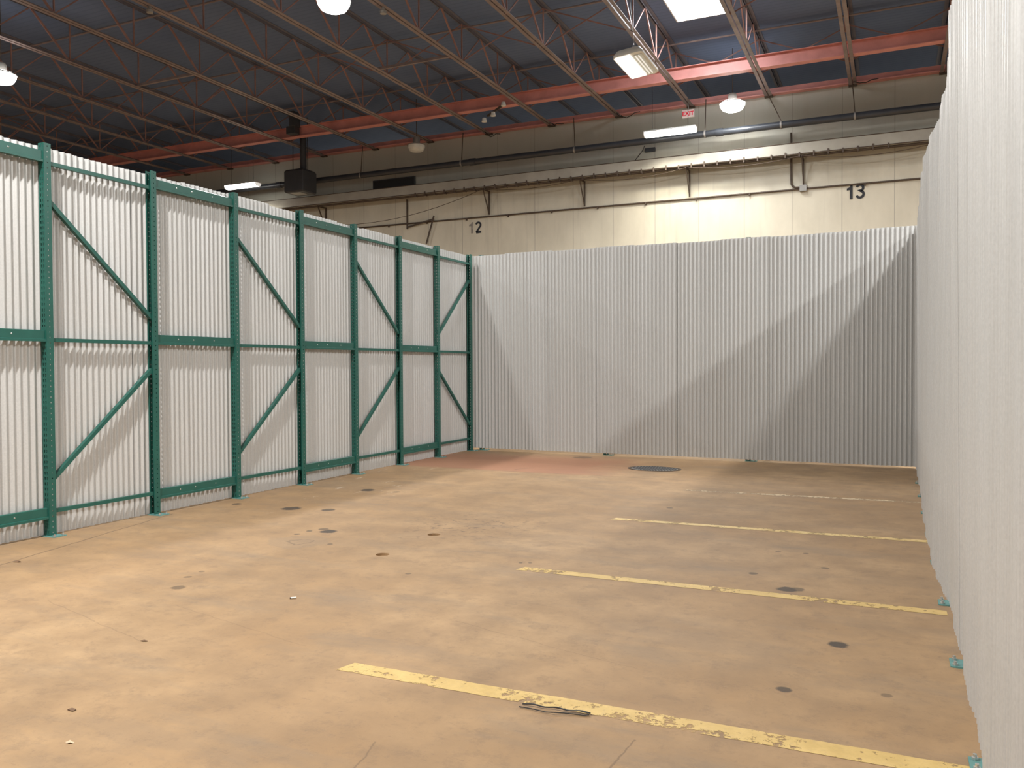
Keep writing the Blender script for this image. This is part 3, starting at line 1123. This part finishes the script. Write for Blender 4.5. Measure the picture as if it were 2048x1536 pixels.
# left fence, behind (outside of) the frames: local u -> +Y, +v -> -X
seams = [14.02 - .700 * k for k in range(18)]
nL = len(seams) - 1
for k in range(nL):
    ya, yb = seams[k + 1], seams[k]
    layer = (k % 2) * .0035
    tilt = random.uniform(-.004, .004)
    zt = 3.655 + random.uniform(-.012, .012)
    o = sheet('corrugated_sheet', (-7.262 - layer, ya - .03, 0), R(90), yb - ya + .05, .004, zt, lambda u_, z, t_=tilt: t_ * (z / 3.6), phase=2 * math.pi * ((ya - .03) / PITCH_C))
    where = 'sheet %s' % ('nearest the back left corner' if k == 0 else ORD[k] + ' from the back left corner')
    tag(o, 'corrugated metal panel of the left fence, ' + where, 'metal sheet', 'corrugated sheets of the left fence')
# back fence: local u -> +X
bs = [-7.20, -6.52, -5.62, -4.78, -4.095, -3.35, -2.60, -1.84, -1.11, -.38, .33]
for k in range(len(bs) - 1):
    layer = (.009 if k in (2, 4, 6, 9) else .0045 if k in (1, 8) else 0)
    tl = random.uniform(-.006, .006)
    g1 = .010 if k == 7 else 0
    o = sheet('corrugated_sheet', (bs[k] + g1, 13.975 - layer, 0), 0, bs[k + 1] - bs[k] + (.03 if k < 9 else 0), .045 - .002 * k, 3.655 + random.uniform(-.012, .012),
              lambda u_, z, t_=tl: t_ * (z / 3.6), phase=2 * math.pi * ((bs[k] + g1) / PITCH_C) + random.uniform(-.5, .5))
    where = {0: 'leftmost, against the left fence corner', 9: 'rightmost, against the right fence'}.get(k, ORD[k] + ' from the left corner')
    tag(o, 'corrugated metal panel of the back fence, ' + where, 'metal sheet', 'corrugated sheets of the back fence')
# right fence: local u -> +Y (rot 90), +v -> -X ; bows of the sheets toward the pen
XTOP = [(-1, .335), (3.6, .330), (4.6, .322), (5.15, .308), (5.83, .303), (5.84, .325), (6.5, .348), (7.2, .350), (7.9, .345), (8.15, .335), (8.6, .297), (9.3, .280), (10.0, .281), (10.7, .286), (11.5, .300), (13.6, .326), (14.2, .33)]
XBOT = [(-1, .335), (3.6, .332), (4.2, .338), (4.8, .342), (5.8, .352), (6.48, .334), (6.84, .298), (8.4, .294), (9.5, .299), (11.0, .325), (14.2, .335)]


def lerp_table(tb, y):
    for (a, xa), (b_, xb) in zip(tb, tb[1:]):
        if a <= y <= b_:
            return xa + (xb - xa) * (y - a) / (b_ - a)
    return .335


rs = [13.95, 13.3, 12.65, 12.0, 11.3, 10.62, 9.95, 9.28, 8.60, 7.91, 7.22, 6.53, 5.83, 5.14, 4.45, 3.76, 3.07, 2.38, 1.69, 1.0, .31, -.38]
for k in range(len(rs) - 1):
    ya, yb = rs[k + 1], rs[k]
    skew = random.uniform(-.003, .005)
    w_ = yb - ya + .004
    def off_fn(u_, z, ya=ya, skew=skew, w_=w_):
        yc_ = ya + w_ / 2
        y_ = ya + .001 + min(u_, w_ - .006) * .998
        f_ = z / 3.64
        x_ = lerp_table(XBOT, y_) * (1 - f_) + lerp_table(XTOP, y_) * f_
        yy_ = ya + u_
        x_ += .0065 * math.sin(yy_ * 6.6) + .0035 * math.sin(yy_ * 15.3 + 1) * min(1, yy_ / 4)
        return .30 - (x_ + .006) + skew * .6 * (u_ / w_ - .5)
    o = sheet('corrugated_sheet', (.30, ya, 0), R(90), w_, .001, 3.64 + random.uniform(-.010, .010), off_fn, phase=2 * math.pi * (ya / PITCH_C))
    where = 'nearest the back right corner' if k == 0 else ORD[k] + ' from the back right corner'
    tag(o, 'corrugated metal panel of the right fence, ' + where, 'metal sheet', 'corrugated sheets of the right fence')

# ------------------------------------------------------------------ floor markings and things
for (x0, y0, x1, y1, w, m_, lab) in (
        (-2.62, 3.575, .32, 3.60, .125, STR_A, 'nearest and brightest, with a dark wire beside it'),
        (-2.64, 5.88, .32, 5.885, .110, STR_A, 'second from the camera'),
        (-2.62, 8.19, .32, 8.22, .105, STR_B, 'third from the camera'),
        (-2.40, 10.43, .30, 10.53, .10, STR_C, 'farthest and almost worn away')):
    n = 40
    m = MB()
    random.seed(int(y0 * 10))
    top, bot = [], []
    for i in range(n + 1):
        f_ = i / n
        xx, yy = x0 + (x1 - x0) * f_, y0 + (y1 - y0) * f_
        top.append((xx + (.03 if i == 0 else 0), yy + w / 2 + random.uniform(-.003, .003)))
        bot.append((xx, yy - w / 2 + random.uniform(-.003, .003)))
    vv = [(a, b_, .0015) for a, b_ in top] + [(a, b_, .0015) for a, b_ in bot]
    m.add(vv, [(n + 1 + i, n + 2 + i, i + 1, i) for i in range(n)])
    o = m.build('parking_stripe', m_)
    tag(o, 'worn yellow parking stripe on the floor, ' + lab, 'floor marking', 'yellow parking stripes')

# manhole cover
e = empty('drain_cover', (-3.30, 12.42, 0))
tag(e, 'grey iron drain cover with rows of studs in the floor by the back fence', 'drain cover')
e.scale = (1, .7, 1)
MB().lathe([(.0005, .006), (.36, .006), (.36, .0005), (.0005, .0005)], 48).build('cover_plate', GREYM, e, True)
MB().lathe([(.37, .0005), (.41, .0005), (.41, .007), (.37, .007), (.37, .0005)], 48).build('rim', RUSTY, e, True)
rb = MB()
for i in range(-8, 9):
    h = math.sqrt(max(0, .33 ** 2 - (i * .04) ** 2))
    for jx in range(-8, 9):
        if abs(jx * .04) < h:
            rb.box(i * .04 - .011, i * .04 + .011, jx * .04 - .013, jx * .04 + .013, .0062, .011)
rb.build('tread_pattern', DARKBOX, e)

# dark twisted wire on the nearest stripe
random.seed(3)
wp = []
for i in range(19):
    f_ = i / 18
    wp.append((-1.551 + .323 * f_, 3.492 + .027 * f_ + .0025 * math.sin(f_ * 17), .008 + .005 * math.sin(f_ * 9) ** 2))
wm = MB().tube(wp, .0032, 6)
wp2 = [(-1.555, 3.462, .006), (-1.50, 3.462, .006), (-1.47, 3.452, .010), (-1.42, 3.455, .006), (-1.38, 3.452, .012), (-1.33, 3.475, .008), (-1.25, 3.490, .006), (-1.228, 3.497, .010)]
wm.tube(wp2, .0025, 6)
wp3 = [(-1.34, 3.50, .010), (-1.28, 3.512, .014), (-1.235, 3.508, .012)]
wm.tube(wp3, .0028, 6)
o = wm.build('twisted_wire', BLACK, smooth=True)
tag(o, 'piece of dark twisted wire lying by the nearest yellow stripe', 'wire')
# cigarette butt
e = empty('cigarette_butt', (-3.68, 4.50, .0065))
tag(e, 'small pale cigarette butt lying on the open floor', 'cigarette butt')
MB().tube([(-.028, -.022, 0), (.002, .002, 0)], .0062, 10).build('paper', WHITE, e, True)
MB().tube([(-.032, -.0255, 0), (-.028, -.022, 0)], .0058, 10).build('burnt_end', BLACK, e, True)
LEAF = simple('dry_brown_scrap', srgb(110, 84, 62), 0.8, 0, .2, 30)
CHIP = simple('pale_plaster_chip', srgb(205, 180, 150), 0.8, 0, .1, 30)
for (x, y, s_, m_, lab, cat, nm) in ((-3.42, 2.60, .018, LEAF, 'small dry leaf scrap at the lower left of the floor', 'leaf', 'leaf_scrap'),
                                    (-3.134, 2.37, .016, CHIP, 'small pale chip at the lower left edge of the floor', 'chip', 'plaster_chip'),
                                    (-3.91, 3.44, .016, LEAF, 'small curled brown scrap on the left of the floor', 'scrap', 'paper_scrap'),
                                    (-6.458, 4.448, .028, LEAF, 'dark scrap on the floor joint near the left fence', 'scrap', 'debris_scrap')):
    random.seed(int(x * 1000))
    m = MB()
    n = 9
    vv = [(0, 0, s_ * .5)]
    for i in range(n):
        a = 2 * math.pi * i / n
        r_ = s_ * random.uniform(.5, 1.3)
        vv.append((r_ * 1.4 * math.cos(a), r_ * .8 * math.sin(a), random.uniform(.0, s_ * .4)))
    low = [(p_[0], p_[1], max(0, p_[2] - .002)) for p_ in vv]
    low[0] = (0, 0, .0)
    m.add(vv + low, [(0, 1 + i, 1 + (i + 1) % n) for i in range(n)] + [(n + 1, n + 2 + (i + 1) % n, n + 2 + i) for i in range(n)] +
          [(1 + i, n + 2 + i, n + 2 + (i + 1) % n, 1 + (i + 1) % n) for i in range(n)])
    o = m.build(nm, m_, loc=(x, y, .0005))
    tag(o, lab, cat)
